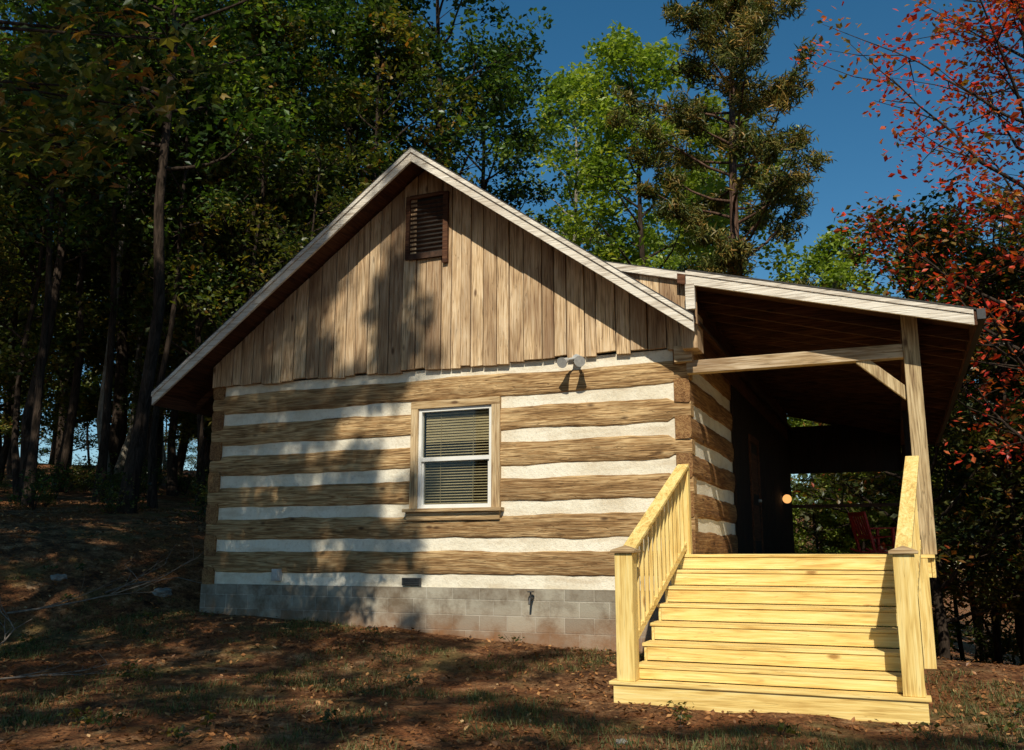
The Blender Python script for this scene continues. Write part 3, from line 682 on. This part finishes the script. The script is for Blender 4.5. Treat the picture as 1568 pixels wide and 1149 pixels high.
# ------------------------------------------------------------------ ground cover
def inhouse(x,y): return (XL-.05<x<XR and WY-.02<y<YB) or (-2.85<x<.2 and 9.38<y<YB)
rng=np.random.default_rng(9); q=QB(); P=[]
while len(P)<34000:
    x=rng.uniform(-20,7); y=rng.uniform(3,18) 
    if inhouse(x,y): continue
    if noise.noise((x*.8,y*.8,5))+rng.uniform(-.5,.6)<0: continue
    P.append((x,y,ground(x,y)+.012+rng.random()*.02))
q.leaves(P,1,.001,.055,0,1,rng,aspect=.6,up=.8)
place('fallen_leaves',q.mesh('fallen_leaves',['leaf_litter']))
P=[];q=QB()
while len(P)<1300:
    x=rng.uniform(-13,5); y=rng.uniform(4.5,12.0)
    if inhouse(x,y) or noise.noise((x*.7,y*.7,15))<.14-rng.random()*.16: continue
    P.append((x,y,ground(x,y)))
P=np.array(P); per=26; n=len(P)*per; B=np.repeat(P,per,0); B[:,:2]+=rng.normal(0,.10,(n,2)); 
az=rng.uniform(0,6.28,n); h=rng.uniform(.015,.08,(n,1)); d=np.stack([np.cos(az),np.sin(az),np.zeros(n)],1); e=np.stack([-np.sin(az),np.cos(az),np.zeros(n)],1)
top=B+np.array([0,0,1.])*h+d*h*.8
V=np.stack([B-e*.004,B+e*.004,top+e*.001,top-e*.001],1).reshape(-1,3)
q.add(V,np.arange(n*4).reshape(-1,4),0,rng.random(n)); place('grass_tufts',q.mesh('grass_tufts',['grass_blades']))
q=QB(); C=[]
for i in range(70):
    x=rng.uniform(-14,5); y=rng.uniform(5,11.8)
    if inhouse(x,y) or (-3.2<x<.6 and y>8.9): continue
    g_=ground(x,y)
    for k in range(3):
        dx,dy=rng.normal(0,.06,2); q.tube([(x,y,g_),(x+dx,y+dy,g_+.08+.06*rng.random())],[.004,.002],3); C.append((x+dx,y+dy,g_+.09))
q.leaves(C,9,.09,.055,1,.6,rng); place('weed_plants',q.mesh('weed_plants',['bark_oak','leaf_mixed']))
def fallen(x,y,l,az,seed):
    rng=np.random.default_rng(seed); q=QB()
    def br(p,az,el,l,r,dep):
        pts=[p]
        for i in range(4):
            az+=rng.normal(0,.2); el+=rng.normal(0,.1); p=p+np.array([math.cos(az)*math.cos(el),math.sin(az)*math.cos(el),math.sin(el)])*l/4; p[2]=max(p[2],ground(p[0],p[1])+.02); pts.append(p)
            if dep and rng.random()<.8: br(p,az+rng.choice([-1,1])*rng.uniform(.4,.9),el+rng.uniform(-.1,.4),l*.5,r*.5,dep-1)
        q.tube(pts,np.linspace(r,r*.3,5),5)
    br(np.array([x,y,ground(x,y)+.04]),az,.06,l,.018,2)
    place('fallen_branch',q.mesh('fallen_branch',['dead_wood']))
fallen(-12.0,9.8,2.0,.3,1); fallen(-10.6,8.6,1.6,2.6,2); fallen(-11.6,11.2,1.4,1.2,3); fallen(-9.6,7.2,1.2,.9,5)
def rock(x,y,r,seed):
    me=bpy.data.meshes.new('rock'); bm=bmesh.new(); bmesh.ops.create_icosphere(bm,subdivisions=4,radius=r)
    for v in bm.verts:
        f=1+.35*noise.noise(v.co*1.6/r+Vector((seed,0,0)))+.12*noise.noise(v.co*5/r+Vector((seed,3,0))); v.co*=f; v.co.z*=.55
    bm.to_mesh(me); bm.free(); me.materials.append(M['stone']); place('rock',me,(x,y,ground(x,y)+r*.02),seed)
rock(-7.9,5.9,.14,1); rock(-12.4,11.0,.12,2); rock(-11.2,12.0,.15,3); rock(-2.2,7.6,.05,4); rock(1.6,9.9,.08,6)

# ------------------------------------------------------------------ light, sky, camera
w=bpy.data.worlds.new('World'); scene.world=w; w.use_nodes=True; nt=w.node_tree
bg=nt.nodes['Background']; sky=nt.nodes.new('ShaderNodeTexSky'); sky.sky_type='NISHITA'; sky.sun_disc=False
sky.sun_elevation=math.atan2(S.z,math.hypot(S.x,S.y)); sky.sun_rotation=math.atan2(S.x,S.y)
sky.ozone_density=2.2; sky.dust_density=.1; sky.air_density=1.0; sky.altitude=500
hs=nt.nodes.new('ShaderNodeHueSaturation'); hs.inputs['Saturation'].default_value=1.3; hs.inputs['Hue'].default_value=.488
nt.links.new(sky.outputs[0],hs.inputs['Color']); nt.links.new(hs.outputs[0],bg.inputs[0]); bg.inputs[1].default_value=.09
sd=bpy.data.lights.new('sun','SUN'); sd.energy=5.0; sd.angle=math.radians(.5); sd.color=(1,.92,.76)
so=bpy.data.objects.new('sun',sd); so.rotation_euler=S.to_track_quat('Z','Y').to_euler(); so.location=(10,-30,40); COL.objects.link(so)
cd=bpy.data.cameras.new('camera'); cd.lens=32.14; cd.sensor_width=36; cd.clip_end=1500; cd.clip_start=.1
co=bpy.data.objects.new('camera',cd); co.location=(0,0,1.5); co.rotation_euler=(math.radians(90+10.95),0,math.radians(22.6)); COL.objects.link(co)
scene.camera=co
scene.view_settings.view_transform='Standard'; scene.view_settings.look='None'; scene.view_settings.exposure=0
